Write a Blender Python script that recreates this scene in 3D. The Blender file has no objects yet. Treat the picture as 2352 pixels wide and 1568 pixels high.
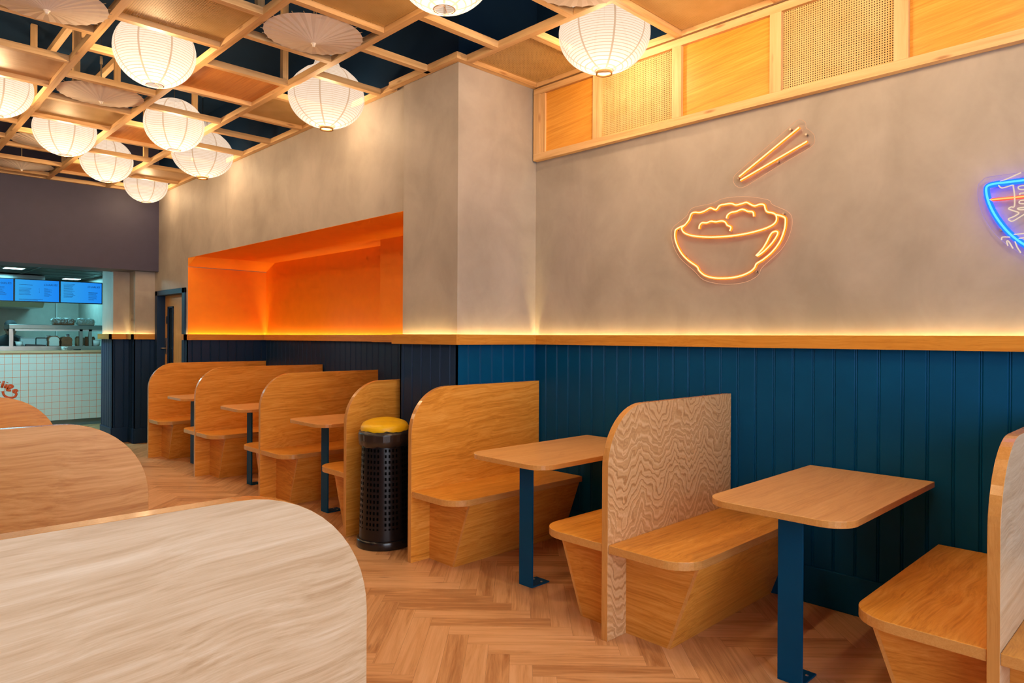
import bpy, math, random
from math import sin, cos, pi, radians, sqrt, atan2
random.seed(7)
S = bpy.context.scene
C = S.collection

# ------------------------------------------------------------------ room dimensions (metres)
W = 3.827      # panelled face of the long right wall
XP = 3.834     # plaster face above it
XC = 3.055     # front of the column
XB = 3.085     # wall above the niche / around the door
YC = 3.672     # camera-side face of the column
YC2 = 4.315    # far side of the column
YN = 5.80      # end of the niche pilaster
XN = 4.09      # back of the niche
YR = 8.905     # far reveal of the niche
YD = 10.0      # bulkhead over the kitchen opening
ZR0, ZR1 = 1.398, 1.469   # dado rail
ZS = 2.412     # niche soffit
ZG = 3.35      # underside of timber lattice
TW, TH = 0.047, 0.045     # lattice timber section
ZC = 4.05      # navy ceiling
HD = 1.122     # divider height

# ------------------------------------------------------------------ mesh helpers
class MB:
    def __init__(s): s.v=[]; s.f=[]; s.m=[]; s.sm=[]
    def quad(s, pts, mi=0, smooth=False):
        b=len(s.v); s.v+= [tuple(p) for p in pts]; s.f.append(tuple(range(b,b+len(pts)))); s.m.append(mi); s.sm.append(smooth); return s
    def box(s, x0,x1,y0,y1,z0,z1, mi=0):
        x0,x1=min(x0,x1),max(x0,x1); y0,y1=min(y0,y1),max(y0,y1); z0,z1=min(z0,z1),max(z0,z1)
        b=len(s.v)
        s.v += [(x0,y0,z0),(x1,y0,z0),(x1,y1,z0),(x0,y1,z0),(x0,y0,z1),(x1,y0,z1),(x1,y1,z1),(x0,y1,z1)]
        for q in ((0,3,2,1),(4,5,6,7),(0,1,5,4),(1,2,6,5),(2,3,7,6),(3,0,4,7)):
            s.f.append(tuple(b+i for i in q)); s.m.append(mi); s.sm.append(False)
        return s
    def prism(s, poly, fn, a, b_, mi=0, mside=None, mcap2=None):
        """poly 2-D points; fn(u,v,t)->xyz; extruded t from a to b_"""
        n=len(poly); b=len(s.v)
        s.v += [fn(u,v,a) for u,v in poly]+[fn(u,v,b_) for u,v in poly]
        s.f.append(tuple(range(b,b+n))); s.m.append(mi); s.sm.append(False)
        s.f.append(tuple(range(b+2*n-1,b+n-1,-1))); s.m.append(mi if mcap2 is None else mcap2); s.sm.append(False)
        for i in range(n):
            j=(i+1)%n
            s.f.append((b+i,b+n+i,b+n+j,b+j)); s.m.append(mi if mside is None else mside); s.sm.append(False)
        return s
    def lathe(s, prof, cx=0,cy=0, n=32, mi=0, smooth=True, a0=0, a1=2*pi, closed=True):
        b=len(s.v); m=len(prof)
        k = n if closed else n+1
        for i in range(k):
            a=a0+(a1-a0)*i/n
            for r,z in prof: s.v.append((cx+r*cos(a),cy+r*sin(a),z))
        for i in range(n):
            i2=(i+1)%k
            for j in range(m-1):
                s.f.append((b+i*m+j,b+i2*m+j,b+i2*m+j+1,b+i*m+j+1)); s.m.append(mi); s.sm.append(smooth)
        return s
    def tube(s, pts, r, n=8, closed=False, mi=0, caps=True):
        m=len(pts); b=len(s.v)
        def sub(a,b): return (a[0]-b[0],a[1]-b[1],a[2]-b[2])
        def nrm(a):
            l=sqrt(sum(c*c for c in a)) or 1; return tuple(c/l for c in a)
        def cross(a,b): return (a[1]*b[2]-a[2]*b[1],a[2]*b[0]-a[0]*b[2],a[0]*b[1]-a[1]*b[0])
        u=None
        for i in range(m):
            if closed: t=sub(pts[(i+1)%m],pts[i-1])
            else: t=sub(pts[min(i+1,m-1)],pts[max(i-1,0)])
            t=nrm(t)
            if u is None:
                ref=(0,0,1) if abs(t[2])<.9 else (1,0,0)
                u=nrm(cross(t,ref))
            else:
                d=sum(a*b_ for a,b_ in zip(u,t)); u=nrm(tuple(a-d*b_ for a,b_ in zip(u,t)))
            w=cross(t,u)
            rr = r[i] if isinstance(r,(list,tuple)) else r
            for k in range(n):
                a=2*pi*k/n
                s.v.append(tuple(pts[i][q]+rr*(cos(a)*u[q]+sin(a)*w[q]) for q in range(3)))
        for i in range(m if closed else m-1):
            i2=(i+1)%m
            for k in range(n):
                k2=(k+1)%n
                s.f.append((b+i*n+k,b+i2*n+k,b+i2*n+k2,b+i*n+k2)); s.m.append(mi); s.sm.append(True)
        if caps and not closed:
            s.f.append(tuple(b+k for k in range(n-1,-1,-1))); s.m.append(mi); s.sm.append(False)
            s.f.append(tuple(b+(m-1)*n+k for k in range(n))); s.m.append(mi); s.sm.append(False)
        return s
    def data(s, name, mats):
        me=bpy.data.meshes.new(name); me.from_pydata(s.v,[],s.f)
        for m in (mats if isinstance(mats,(list,tuple)) else [mats]): me.materials.append(m)
        me.polygons.foreach_set('material_index', s.m); me.polygons.foreach_set('use_smooth', s.sm)
        me.update(); return me
    def build(s, name, mats, parent=None, loc=None, bevel=0, fix=True):
        me=s.data(name,mats)
        if fix:
            import bmesh
            bm=bmesh.new(); bm.from_mesh(me); bmesh.ops.recalc_face_normals(bm, faces=bm.faces); bm.to_mesh(me); bm.free()
        o=bpy.data.objects.new(name,me); C.objects.link(o)
        if parent: o.parent=parent
        if loc: o.location=loc
        if bevel:
            md=o.modifiers.new('edge','BEVEL'); md.width=bevel; md.segments=2; md.limit_method='ANGLE'; md.angle_limit=radians(40)
        return o

def tag(o,label=None,cat=None,group=None,kind=None):
    if label: o['label']=label
    if cat: o['category']=cat
    if group: o['group']=group
    if kind: o['kind']=kind
    return o
def thing(name,label,cat,loc=(0,0,0),group=None,rz=0):
    o=bpy.data.objects.new(name,None); C.objects.link(o); o.location=loc; o.rotation_euler=(0,0,rz); o.empty_display_size=.1
    return tag(o,label,cat,group)
def struct(o): o['kind']='structure'; return o

# ------------------------------------------------------------------ material helpers
class NT:
    def __init__(s,name):
        s.m=bpy.data.materials.new(name); s.m.use_nodes=True; s.t=s.m.node_tree; s.t.nodes.clear()
        s.out=s.n('ShaderNodeOutputMaterial')
    def n(s,typ,**kw):
        nd=s.t.nodes.new(typ)
        for k,v in kw.items(): setattr(nd,k,v)
        return nd
    def l(s,a,b): s.t.links.new(a,b)
    def val(s,sock,v):
        if hasattr(v,'is_output') or isinstance(v,bpy.types.NodeSocket): s.l(v,sock)
        else: sock.default_value=v
    def math(s,op,a,b=None,c=None,clamp=False):
        nd=s.n('ShaderNodeMath',operation=op,use_clamp=clamp)
        s.val(nd.inputs[0],a)
        if b is not None: s.val(nd.inputs[1],b)
        if c is not None: s.val(nd.inputs[2],c)
        return nd.outputs[0]
    def mix(s,fac,a,b,typ='MIX'):
        nd=s.n('ShaderNodeMix',data_type='RGBA',blend_type=typ)
        s.val(nd.inputs[0],fac); s.val(nd.inputs[6],a); s.val(nd.inputs[7],b)
        return nd.outputs[2]
    def ramp(s,fac,stops):
        nd=s.n('ShaderNodeValToRGB'); cr=nd.color_ramp
        while len(cr.elements)<len(stops): cr.elements.new(.5)
        for e,(p,c) in zip(cr.elements,stops): e.position=p; e.color=c if len(c)==4 else (*c,1)
        s.l(fac,nd.inputs[0]); return nd.outputs[0]
    def noise(s,vec,scale=5,detail=4,rough=.55,dist=0):
        nd=s.n('ShaderNodeTexNoise'); s.l(vec,nd.inputs['Vector'])
        nd.inputs['Scale'].default_value=scale; nd.inputs['Detail'].default_value=detail
        nd.inputs['Roughness'].default_value=rough; nd.inputs['Distortion'].default_value=dist
        return nd.outputs[0]
    def obj(s): return s.n('ShaderNodeTexCoord').outputs['Object']
    def mapping(s,vec,scale=(1,1,1),loc=(0,0,0),rot=(0,0,0)):
        nd=s.n('ShaderNodeMapping'); s.l(vec,nd.inputs[0])
        nd.inputs[1].default_value=loc; nd.inputs[2].default_value=rot; nd.inputs[3].default_value=scale
        return nd.outputs[0]
    def xyz(s,vec):
        nd=s.n('ShaderNodeSeparateXYZ'); s.l(vec,nd.inputs[0]); return nd.outputs
    def comb(s,x,y,z):
        nd=s.n('ShaderNodeCombineXYZ')
        for i,v in enumerate((x,y,z)): s.val(nd.inputs[i],v)
        return nd.outputs[0]
    def bsdf(s,col,rough=.5,metal=0,spec=.5,bump=None,bstr=.1,bdist=.01,emit=None,estr=0,coat=0):
        b=s.n('ShaderNodeBsdfPrincipled')
        s.val(b.inputs['Base Color'],col if not isinstance(col,tuple) else (*col,1)[:4])
        s.val(b.inputs['Roughness'],rough); b.inputs['Metallic'].default_value=metal
        b.inputs['Specular IOR Level'].default_value=spec
        if coat: b.inputs['Coat Weight'].default_value=coat; b.inputs['Coat Roughness'].default_value=.12
        if emit is not None:
            s.val(b.inputs['Emission Color'],(*emit,1) if isinstance(emit,tuple) else emit); b.inputs['Emission Strength'].default_value=estr
        if bump is not None:
            bp=s.n('ShaderNodeBump'); bp.inputs['Strength'].default_value=bstr; bp.inputs['Distance'].default_value=bdist
            s.l(bump,bp.inputs['Height']); s.l(bp.outputs[0],b.inputs['Normal'])
        return b.outputs[0]
    def done(s,sh): s.l(sh,s.out.inputs[0]); return s.m

def plain(name,col,rough=.5,metal=0,spec=.5,var=.06,vs=9,emit=None,estr=0):
    t=NT(name); v=t.obj(); nz=t.noise(v,vs,3)
    lo=tuple(c*(1-var) for c in col); hi=tuple(min(1,c*(1+var)) for c in col)
    return t.done(t.bsdf(t.ramp(nz,[(.3,lo),(.7,hi)]),rough,metal,spec,emit=emit,estr=estr))

def randvec(t,v,k=13.0):
    r=t.n('ShaderNodeObjectInfo').outputs['Random']
    off=t.comb(t.math('MULTIPLY',r,k),t.math('MULTIPLY',r,k*1.7),t.math('MULTIPLY',r,k*2.3))
    a=t.n('ShaderNodeVectorMath',operation='ADD'); t.l(v,a.inputs[0]); t.l(off,a.inputs[1]); return a.outputs[0]

def wood(name,dark,mid,light,axis='X',rough=.34,cross=9.0,along=.55,fine=110,tilt=0.0,spec=.5,wavy=False,coat=0,contrast=1.0,warpk=.12):
    t=NT(name); v=t.obj()
    if wavy:
        x,y,z=t.xyz(v)
        # cathedral chevrons: the grain line rises and falls across the board
        tri=t.math('PINGPONG',t.math('ADD',t.math('MULTIPLY',x,3.3),.1),.5)
        n1=t.noise(v,2.6,4,.6,.6)
        n2=t.noise(v,11,3,.6)
        tri2=t.math('PINGPONG',t.math('ADD',t.math('MULTIPLY',x,13),t.math('MULTIPLY',n1,3)),.5)
        u=t.math('ADD',t.math('ADD',z,t.math('MULTIPLY',tri,.30)),t.math('ADD',t.math('MULTIPLY',n1,.36),t.math('ADD',t.math('MULTIPLY',n2,.03),t.math('MULTIPLY',tri2,.05))))
        band=t.math('SINE',t.math('MULTIPLY',u,250))
        band2=t.math('SINE',t.math('MULTIPLY',u,118))
        f=t.math('ADD',.5,t.math('ADD',t.math('MULTIPLY',band,.12),t.math('MULTIPLY',band2,.17)))
        fn=t.noise(t.mapping(v,(30,30,160)),1,3,.6)
        f=t.math('ADD',f,t.math('MULTIPLY',t.math('SUBTRACT',fn,.5),.35))
    else:
        rv=randvec(t,v)
        rot={'X':(0,tilt,0),'Y':(tilt,0,0),'Z':(0,tilt,0)}[axis]
        rv=t.mapping(rv,(1,1,1),(0,0,0),rot)
        sc={'X':(along,cross,cross),'Y':(cross,along,cross),'Z':(cross,cross,along)}[axis]
        sf={'X':(2.5,fine,fine),'Y':(fine,2.5,fine),'Z':(fine,fine,2.5)}[axis]
        warp=t.noise(rv,1.7,2,.5)
        a=t.n('ShaderNodeVectorMath',operation='ADD'); t.l(rv,a.inputs[0])
        t.l(t.comb(*[t.math('MULTIPLY',warp,k) for k in {'X':(0,warpk,warpk),'Y':(warpk,0,warpk),'Z':(warpk,warpk,0)}[axis]]),a.inputs[1])
        n1=t.noise(t.mapping(a.outputs[0],sc),1.9,8,.68,.7)
        n2=t.noise(t.mapping(a.outputs[0],sf),1,4,.65)
        n3=t.noise(t.mapping(a.outputs[0],tuple(k*(1.6 if i_=='XYZ'.index(axis) else 5.0) for i_,k in enumerate(sc))),1.9,6,.65,.4)
        f=t.math('ADD',t.math('ADD',t.math('MULTIPLY',t.math('SUBTRACT',n1,.5),1.15*contrast),t.math('MULTIPLY',t.math('SUBTRACT',n3,.5),.9*contrast)),t.math('ADD',.5,t.math('MULTIPLY',t.math('SUBTRACT',n2,.5),.95*contrast)))
    col=t.ramp(f,[(.12,dark),(.5,mid),(.88,light)])
    return t.done(t.bsdf(col,rough,0,spec,bump=f,bstr=.06,bdist=.002,coat=coat))

OAKD,OAKM,OAKL=(.54,.19,.018),(.75,.325,.044),(.87,.45,.10)
oak_x =wood('oak_veneer_lengthwise',OAKD,OAKM,OAKL,'X',tilt=.06)
oak_y =wood('oak_veneer_crosswise',(.46,.15,.014),(.66,.27,.040),(.78,.38,.085),'Y')
oak_z =wood('oak_edge_band',(.48,.19,.045),(.62,.29,.075),(.70,.36,.11),'Z',rough=.25,cross=30,fine=200,contrast=.6,coat=.3)
oak_ex=wood('oak_edge_band_flat',(.52,.22,.052),(.64,.31,.085),(.72,.39,.125),'X',rough=.25,cross=30,fine=200,contrast=.6,coat=.3)
oak_fg=wood('oak_veneer_daylit_bold_grain',(.44,.27,.135),(.61,.435,.265),(.74,.585,.41),'X',tilt=.045,cross=13,along=.7,rough=.36,warpk=.09,contrast=.85)  # near oak fronts: paleness of the daylight put into the veneer colour
oak_mid=wood('oak_veneer_honey',(.50,.21,.050),(.68,.36,.12),(.80,.48,.20),'X',tilt=.03,cross=8,along=.5)
oak_wavy=wood('oak_veneer_chevron_grain',(.40,.185,.065),(.65,.385,.175),(.78,.53,.29),wavy=True)
oak_tab=wood('oak_table_top',(.56,.25,.075),(.73,.395,.145),(.83,.50,.21),'X',cross=7,along=.4,tilt=.0,contrast=.75)
rail_x=wood('oak_dado_rail_across',(.46,.16,.015),(.62,.26,.032),(.70,.33,.055),'X',cross=26,contrast=.8)
rail_y=wood('oak_dado_rail_along',(.46,.16,.015),(.62,.26,.032),(.70,.33,.055),'Y',cross=26,contrast=.8)
PND,PNM,PNL=(.50,.27,.095),(.70,.43,.19),(.78,.53,.27)
def pine(name,axis):
    t=NT(name); v=randvec(t,t.obj())
    sc={'X':(1.2,28,28),'Y':(28,1.2,28),'Z':(28,28,1.2)}[axis]
    sk={'X':(3.2,14,14),'Y':(14,3.2,14),'Z':(14,14,3.2)}[axis]
    n1=t.noise(t.mapping(v,sc),1,4,.6,.5)
    col=t.ramp(n1,[(.25,PND),(.5,PNM),(.75,PNL)])
    vo=t.n('ShaderNodeTexVoronoi'); t.l(t.mapping(v,sk),vo.inputs['Vector']); vo.inputs['Scale'].default_value=1
    knot=t.ramp(vo.outputs['Distance'],[(.05,(1,1,1)),(.16,(0,0,0))])
    col=t.mix(t.math('MULTIPLY',knot,.75),col,(.30,.12,.035,1))
    return t.done(t.bsdf(col,.55))
pine_x,pine_y,pine_z=pine('pine_timber_across','X'),pine('pine_timber_along','Y'),pine('pine_timber_upright','Z')
ply_or=wood('orange_birch_plywood',(.50,.17,.025),(.66,.26,.05),(.76,.34,.085),'Y',cross=20,along=.7,contrast=.8,rough=.45,warpk=.03)
ply_fr=wood('orange_birch_plywood_frieze',(.55,.20,.018),(.74,.32,.038),(.85,.43,.075),'Y',cross=20,along=.7,contrast=.8,rough=.4,tilt=.12,warpk=.03)
ply_pale=wood('pale_birch_plywood',(.56,.32,.14),(.66,.42,.21),(.72,.49,.27),'X',cross=9,along=1.5,contrast=.6,rough=.5)

def cane(name,a,b,pitch=.0125,r=.0033):
    t=NT(name); v=t.obj(); c=t.xyz(v)
    fu=t.math('SUBTRACT',t.math('FRACT',t.math('DIVIDE',c[a],pitch)),.5)
    fv=t.math('SUBTRACT',t.math('FRACT',t.math('DIVIDE',c[b],pitch)),.5)
    d=t.math('SQRT',t.math('ADD',t.math('MULTIPLY',fu,fu),t.math('MULTIPLY',fv,fv)))
    hole=t.math('LESS_THAN',d,r/pitch)
    nz=t.noise(t.mapping(v,(6,6,6)),1,3)
    col=t.ramp(nz,[(.3,(.60,.385,.135)),(.7,(.70,.475,.20))])
    sh=t.n('ShaderNodeMixShader'); t.l(hole,sh.inputs[0]); t.l(t.bsdf(col,.6),sh.inputs[1])
    t.l(t.n('ShaderNodeBsdfTransparent').outputs[0],sh.inputs[2])
    return t.done(sh.outputs[0])
cane_xy=cane('perforated_board_overhead',0,1); cane_yz=cane('perforated_board_upright',1,2)

def plaster(name,lo,mid,hi,sc=1.6):
    t=NT(name); v=t.obj()
    n1=t.noise(v,sc,5,.55,.5); n2=t.noise(t.mapping(v,(1,1,.7)),sc*2.7,4,.6,.6); n3=t.noise(v,40,3)
    f=t.math('ADD',t.math('MULTIPLY',n1,.62),t.math('ADD',t.math('MULTIPLY',n2,.36),t.math('MULTIPLY',n3,.04)))
    return t.done(t.bsdf(t.ramp(f,[(.36,lo),(.51,mid),(.66,hi)]),.62,bump=n2,bstr=.05,bdist=.01))
grey=plaster('grey_trowelled_plaster',(.295,.255,.217),(.37,.326,.282),(.445,.396,.346),1.1)
orange=plain('orange_paint',(.98,.285,.003),.55,var=.03)
navy_shaded=plain('navy_satin_paint_shaded',(.007,.029,.082),.45,spec=.25,var=.08,vs=3)  # same navy paint, shade on niche, door, pier and column front put in
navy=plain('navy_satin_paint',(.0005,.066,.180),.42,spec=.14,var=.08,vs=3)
navy_ceil=plain('navy_ceiling_paint',(.003,.018,.048),.9,spec=.15,var=.15,vs=2)
plum=plain('dark_plum_paint',(.045,.041,.078),.6,var=.06)
navy_metal=plain('navy_powder_coated_steel',(.0005,.062,.160),.42,spec=.12,var=.05)
white_glow=None
strip_m=NT('warm_led_strip'); e=strip_m.n('ShaderNodeEmission'); e.inputs[0].default_value=(1,.74,.28,1); e.inputs[1].default_value=66; strip_m=strip_m.done(e.outputs[0])

# ------------------------------------------------------------------ floor: herringbone planks
def make_floor():
    t=NT('herringbone_oak_planks')
    uv=t.n('ShaderNodeUVMap').outputs[0]
    at=t.n('ShaderNodeAttribute',attribute_name='plank').outputs['Color']
    n1=t.noise(t.mapping(uv,(1.6,22,1)),1,5,.62,1.0); n2=t.noise(t.mapping(uv,(5,190,1)),1,3,.6)
    vo=t.n('ShaderNodeTexVoronoi'); t.l(t.mapping(uv,(2.0,9,1)),vo.inputs['Vector']); vo.inputs['Scale'].default_value=1
    knot=t.ramp(vo.outputs['Distance'],[(.02,(1,1,1)),(.10,(0,0,0))])
    sep=t.n('ShaderNodeSeparateColor'); t.l(at,sep.inputs[0])
    f=t.math('ADD',t.math('MULTIPLY',t.math('SUBTRACT',n1,.5),1.5),t.math('MULTIPLY',t.math('SUBTRACT',n2,.5),.4))
    f=t.math('ADD',t.math('ADD',f,.5),t.math('MULTIPLY',t.math('SUBTRACT',sep.outputs[0],.5),.46))
    col=t.ramp(f,[(.1,(.42,.185,.068)),(.5,(.66,.355,.160)),(.9,(.78,.46,.24))])
    col=t.mix(t.math('MULTIPLY',knot,.55),col,(.20,.075,.028,1))
    planks=t.done(t.bsdf(col,.40,bump=f,bstr=.05,bdist=.002))
    dark=plain('dark_plank_joint',(.10,.045,.018),.7)
    w,L=.1015,.609; g=.0003
    verts=[];faces=[];uvs=[];cols=[]
    u=(.70711,-.70711); vv=(.70711,.70711)
    O=(2.13,2.905)
    def add(a0,b0,a1,b1,along_a):
        cx,cy=(a0+a1)/2,(b0+b1)/2
        X=O[0]+cx*u[0]+cy*vv[0]; Y=O[1]+cx*u[1]+cy*vv[1]
        if not(-3.4<X<4.4 and -3.2<Y<16.2): return
        b=len(verts)
        for p,q in ((a0+g,b0+g),(a1-g,b0+g),(a1-g,b1-g),(a0+g,b1-g)):
            verts.append((O[0]+p*u[0]+q*vv[0],O[1]+p*u[1]+q*vv[1],0))
        faces.append((b,b+1,b+2,b+3))
        r1,r2=random.random()*40,random.random()*40
        if along_a: uvs.extend([(r1,r2),(r1+L,r2),(r1+L,r2+w),(r1,r2+w)])
        else: uvs.extend([(r1,r2),(r1,r2+w),(r1+L,r2+w),(r1+L,r2)])
        c=random.random(); cols.extend([(c,c,c,1)]*4)
    for j in range(-14,15):
        for i in range(-150,150):
            a=i*w+j*(L+w); b=-i*w+j*(L-w)
            if abs(a)>18 or abs(b)>18: continue
            add(a,b,a+L,b+w,True)
            add(a+L,b,a+L+w,b+L,False)
    me=bpy.data.meshes.new('floor'); me.from_pydata(verts,[],faces)
    me.materials.append(planks)
    ul=me.uv_layers.new(name='UVMap')
    for k,q in enumerate(uvs): ul.data[k].uv=q
    ca=me.color_attributes.new('plank','FLOAT_COLOR','CORNER')
    for k,q in enumerate(cols): ca.data[k].color=q
    o=bpy.data.objects.new('floor',me); C.objects.link(o); struct(o)
    s=MB().box(-3.5,4.5,-3.3,16.3,-.12,-.0012).build('floor_slab',dark); struct(s)
make_floor()

# ------------------------------------------------------------------ walls
def wall(name,mats,*boxes):
    m=MB()
    for b in boxes: m.box(*b[:6],mi=b[6] if len(b)>6 else 0)
    return struct(m.build(name,mats))
wall('wall_right',[grey,orange,navy_ceil],
     (XP,XP+.5,-3.2,YC+.3,0,3.39),(XP,XP+.5,-3.2,YC+.3,3.39,ZC,2),
     (XP,XP+.5,YC2-.05,YN,0,ZS+.05,1))
wall('wall_column',[grey,navy_ceil],(XC,XP+.1,YC,YC2,0,3.385),(XC,XP+.1,YC,YC2,3.385,ZC,1))
# wall above the niche, with the sloping haunch at its far end
wb=MB()
wb.box(XB,XN+.3,YC2,10.15,ZS+.001,3.385,0); wb.box(XB,XN+.3,YC2,10.15,3.385,ZC,1)
wb.box(XB,XN+.3,YR+.001,9.06,0,ZS+.001,0)
wb.box(XB,XN+.3,10.03,10.15,0,ZS+.001,0); wb.box(XB,XN+.3,9.06,10.03,2.02,ZS+.001,0)
struct(wb.build('wall_door',[grey,navy_ceil]))
nb=MB()
nb.box(XN,XN+.3,YN-.3,YR+.2,0,ZS+.1,0)
nb.box(XB+.001,XN+.1,YR,YR+.05,0,2.3,0)
nb.box(XB+.001,XN+.1,YC2,YR+.05,ZS-.0015,ZS+.05,0)
nb.prism([(YR+.02,2.300),(YR-.26,ZS),(YR+.02,ZS)],lambda u,v,t:(t,u,v),XB+.001,XN+.05,0)
struct(nb.build('wall_niche',[orange]))
wall('wall_far',[plum,grey],(-3.4,XB+.02,YD,YD+.5,2.313,ZC,0))
wall('wall_pier_near',[grey],(2.84,XB+.4,10.15,10.42,0,2.315))
wall('wall_pier_far',[grey],(2.64,3.6,10.40,10.93,0,2.5195))
wall('wall_passage',[grey],(3.40,3.7,10.93,12.3,0,2.60))
wall('wall_left',[grey,navy],(-3.4,-3.3,-3.2,16.3,1.4,ZC),(-3.4,-3.3,-3.2,16.3,0,1.4,1))
kw=plain('pale_kitchen_wall',(.46,.52,.46),.5)
kdark=plain('dark_kitchen_ceiling_tile',(.012,.020,.022),.5)
kline=plain('grey_ceiling_runner',(.16,.20,.20),.4)
wall('wall_kitchen',[kw],(-3.4,4.4,15.9,16.1,0,ZC),(3.42,4.4,12.26,15.9,0,2.6))
struct(MB().box(-3.4,4.5,-3.2,YD,ZC,ZC+.1).build('ceiling',navy_ceil))
kc=MB().box(-3.4,4.4,YD+.5,16.0,2.52,2.6,0)
for k in range(7): kc.box(-3.3+k*1.0+.55,-3.3+k*1.0+.575,YD+.5,15.9,2.512,2.52,1)
for k in range(9): kc.box(-3.3,3.4,10.8+k*.6,10.825+k*.6,2.512,2.52,1)
struct(kc.build('ceiling_kitchen',[kdark,kline]))

# ------------------------------------------------------------------ wainscot, dado rail, baseboard, LED strip along a plan segment
ntr=[0]
def wainscot(p0,p1,n,rail=True,start=0.0,ext=(0,0),strip=(0.02,0.02),suffix='right',zb=.203,paint=None):
    paint=paint or (navy if suffix in ('right','column_side') else navy_shaded)
    """p0->p1 plan segment of the panel face; n = unit normal into the room"""
    dx,dy=p1[0]-p0[0],p1[1]-p0[1]; L=sqrt(dx*dx+dy*dy); t=(dx/L,dy/L)
    P=lambda s,d,z:(p0[0]+t[0]*s+n[0]*d,p0[1]+t[1]*s+n[1]*d,z)
    prof=[(0,0)]; s=start%.111
    while s<L-.0095:
        if s>.0095:
            prof += [(s-.009,0),(s-.0048,-.005),(s-.0008,-.0012),(s+.0008,-.0012),(s+.0048,-.005),(s+.009,0)]
        s+=.111
    prof.append((L,0))
    m=MB()
    for a,b in zip(prof,prof[1:]): m.quad([P(a[0],a[1],zb-.02),P(b[0],b[1],zb-.02),P(b[0],b[1],ZR0+.02),P(a[0],a[1],ZR0+.02)])
    m.quad([P(0,-.012,zb-.02),P(0,0,zb-.02),P(0,0,ZR0+.02),P(0,-.012,ZR0+.02)])
    m.quad([P(L,-.012,zb-.02),P(L,0,zb-.02),P(L,0,ZR0+.02),P(L,-.012,ZR0+.02)])
    struct(m.build('wall_panelling_'+suffix,paint,fix=False))
    def bx(m,s0,s1,d0,d1,z0,z1,mi=0):
        m.prism([(s0,d0),(s1,d0),(s1,d1),(s0,d1)],lambda u,v,q:P(u,v,q),z0,z1,mi); return m
    struct(bx(MB(),-.0,L+.0,-.012,.014,0,zb).build('baseboard_'+suffix,paint,bevel=.004))
    if rail:
        ntr[0]+=1
        rm=MB(); bx(rm,-ext[0],L+ext[1],.017,.046,ZR0,ZR1); bx(rm,0,L,-.012,.017,ZR0,ZR1-.0460)
        r=rm.build('trim_%d'%ntr[0],rail_x if abs(t[0])>.5 else rail_y); struct(r)
        bx(MB(),strip[0],L-strip[1],.001,.014,ZR1-.0455,ZR1-.042).build('led_strip',strip_m,r)
wainscot((W,-3.2),(W,YC-.012),(-1,0),start=.011+3.2+1.096-.111*38,suffix='right',ext=(0,-.0172),strip=(.0,.004))
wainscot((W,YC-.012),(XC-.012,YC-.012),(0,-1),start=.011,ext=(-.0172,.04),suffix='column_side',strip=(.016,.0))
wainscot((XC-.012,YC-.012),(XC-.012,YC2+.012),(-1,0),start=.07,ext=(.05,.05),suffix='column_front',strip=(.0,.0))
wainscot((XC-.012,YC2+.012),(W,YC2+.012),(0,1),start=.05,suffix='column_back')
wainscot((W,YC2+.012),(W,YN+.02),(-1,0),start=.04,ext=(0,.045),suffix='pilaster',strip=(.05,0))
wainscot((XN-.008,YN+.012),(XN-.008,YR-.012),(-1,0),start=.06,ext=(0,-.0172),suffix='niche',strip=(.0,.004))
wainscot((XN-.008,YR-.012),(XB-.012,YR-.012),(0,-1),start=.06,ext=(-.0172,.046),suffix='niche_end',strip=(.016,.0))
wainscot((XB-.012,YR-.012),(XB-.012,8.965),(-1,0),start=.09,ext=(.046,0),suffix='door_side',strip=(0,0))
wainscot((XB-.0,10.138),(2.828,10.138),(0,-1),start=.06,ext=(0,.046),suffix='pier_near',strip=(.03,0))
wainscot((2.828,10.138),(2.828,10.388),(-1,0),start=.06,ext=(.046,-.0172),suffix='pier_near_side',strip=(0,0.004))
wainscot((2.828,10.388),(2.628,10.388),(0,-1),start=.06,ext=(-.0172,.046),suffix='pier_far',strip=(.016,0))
wainscot((2.628,10.388),(2.628,10.93),(-1,0),start=.05,ext=(.046,.0),suffix='pier_far_side',strip=(0,0))

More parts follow.
